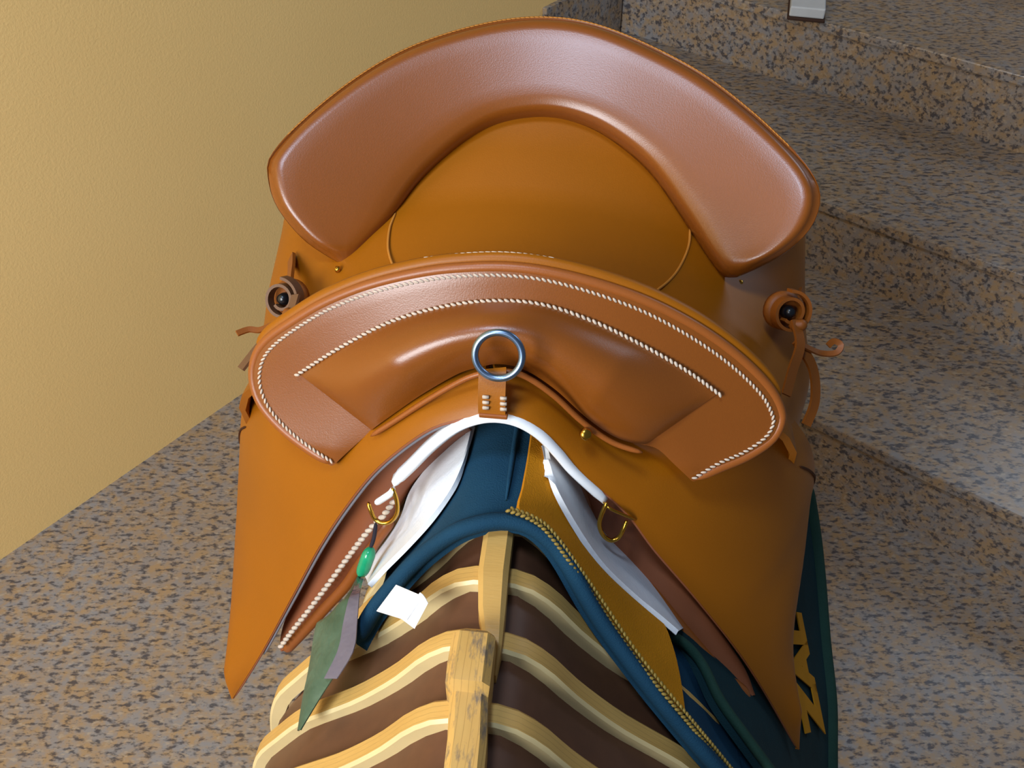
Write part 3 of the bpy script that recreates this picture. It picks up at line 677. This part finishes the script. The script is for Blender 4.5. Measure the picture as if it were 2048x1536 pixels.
# brass rings on the panels
for k in 'ab':
    dr = tube('brass_ring', C['dring_' + k], .0017, 'brass', saddle, n=60, seg=10)
    tube('ring_keeper', C['keeper_ring_' + k], .0026 if k == 'a' else .0012, 'white_strip' if k == 'a' else 'brass', (0, dr), n=20)

# rolled tie straps on the skirts
def coil(name, c, ax, r0, turns, width, mat, parent):
    c = V(c); ax = V(ax).normalized(); a = ax.orthogonal().normalized(); b = ax.cross(a); pts = []
    n = int(turns * 24)
    for i in range(n):
        t = 2 * math.pi * i / 24; r = r0 * (0.42 + .58 * i / n); pts.append(c + (a * math.cos(t) + b * math.sin(t)) * r + ax * .001 * i / n)
    return pts
for k, fx in ((0, -1), (1, 1)):
    c = V(C['coil'][k]) + Vector((fx * .004, -.004, .004)); ax = (fx * .25, -.8, .5)
    disc('strap_washer', c - V(ax) * .012, ax, .0165, .004, 'strap', saddle, 24)
    disc('strap_bolt', c - V(ax) * .004, ax, .0055, .008, 'iron', saddle)
    pts = coil('c', c, ax, .0185, 1.7, .008, 'thong', saddle)
    strap('strap_coil', pts, .0026, .010, 'thong' if k == 0 else 'strap', saddle, Vector(ax), 90)
    s_ = 'ab'[k]
    # the coil's strip must stand on edge: broad side faces out of the spiral
    strap('tie_strap', C['tie_' + s_], .0085, .0025, 'thong' if k == 0 else 'strap', saddle, (fx * .5, -.6, .6))
    strap('tie_end', C['curl_' + s_], .005, .002, 'strap', saddle, (0, -.3, 1))
    strap('strap_keeper', C['keeper_' + s_], .011, .003, 'strap', saddle, (fx * .7, -.4, .6))
strap('tie_strap', C['tie_b2'], .009, .0025, 'strap', saddle, (.6, -.6, .5))
tube('strap_knot', [V(C['tie_a'][1]) + Vector((-.006, 0, 0)), V(C['tie_a'][1]) + Vector((.006, -.003, -.002))], .0052, 'strap', saddle, n=10)
tube('strap_knot', [V(C['tie_b'][0]) + Vector((-.004, 0, -.006)), V(C['tie_b'][0]) + Vector((.010, -.003, -.002))], .0052, 'strap', saddle, n=10)

# lettering printed on the pad side
def lettering(text, centre, right, up, size, part):
    cu = bpy.data.curves.new('lettering', 'FONT'); cu.body = text; cu.size = size; cu.extrude = .0006; cu.shear = 0.3; cu.offset = size * .06
    cu.align_x = 'LEFT'; cu.align_y = 'CENTER'
    o = bpy.data.objects.new('lettering', cu); col.objects.link(o)
    dg = bpy.context.evaluated_depsgraph_get(); me = bpy.data.meshes.new_from_object(o.evaluated_get(dg)); bpy.data.objects.remove(o)
    right = V(right).normalized(); n = right.cross(V(up)).normalized(); upv = n.cross(right)
    vs = [V(centre) + right * v.co.x + upv * v.co.y * 1.7 + n * v.co.z for v in me.vertices]
    fs = [tuple(p.vertices) for p in me.polygons]; bpy.data.meshes.remove(me)
    return sub_part('lettering', vs, fs, 'letter', part, False)
side_rows = between(C['side_in'], C['side_out'], 40, 16, -0.006, Vector((1, -.3, .4)))
p0 = side_rows[31][11]; p1 = side_rows[14][10]; nn = normals(side_rows)[24][11]; nn = nn if nn.x > 0 else -nn
lettering('ZAL', p0 + nn * .0045, (p1 - p0), nn.cross(p1 - p0), .062, side)

# ------------------------------------------------------------------ hang tag
tag = thing('hang_tag', 'folded green plastic sleeve hanging on a cord from the brass ring', 'hang tag', 0.47)
tube('cord', C['tag_cord'], .0016, 'cord', tag, n=14)
tube('seal', C['tag_seal'], .0068, 'emerald', tag, .0052, n=24, seg=14, taper=7)
rows = between(C['tag_left'], C['tag_right'], 40, 9, 0.004, Vector((-.3, -.7, .4)))
sl = solid('sleeve', rows, .0012, 'sleeve', tag, Vector((-.3, -.7, .4)))
gl = [V(a).lerp(V(b), .78) + Vector((0, -.007, .007)) for a, b in zip(resample(C['tag_left'], 9), resample(C['tag_right'], 9))]
gr = [V(b) + Vector((.004, -.005, .006)) for b in resample(C['tag_right'], 9)]
solid('sleeve_fold', between(gl[:7], gr[:7], 20, 5), .0008, 'sleeve_grey', tag)

# ------------------------------------------------------------------ small white box on the stair
bx = bpy.data.objects.new('plastic_block', None); col.objects.link(bx)
bc = Vector((.652, 2.105, 3 * RISE)); bx.location = bc; bx.rotation_euler = (0, 0, math.radians(-14))
bx['label'] = 'small white plastic block lying on a granite step'; bx['category'] = 'block'
def box_part(name, sx, sy, z0, z1, mat):
    v, f = box_vf((0, 0, (z0 + z1) / 2), Vector((sx, 0, 0)), Vector((0, sy, 0)), Vector((0, 0, (z1 - z0) / 2)))
    o = new_obj(name, v, f, mat, bx, False); bevel(o, .003)
box_part('dark_base', .040, .062, 0, .008, 'box_dark')
box_part('shell', .037, .060, .008, .03, 'box_white')
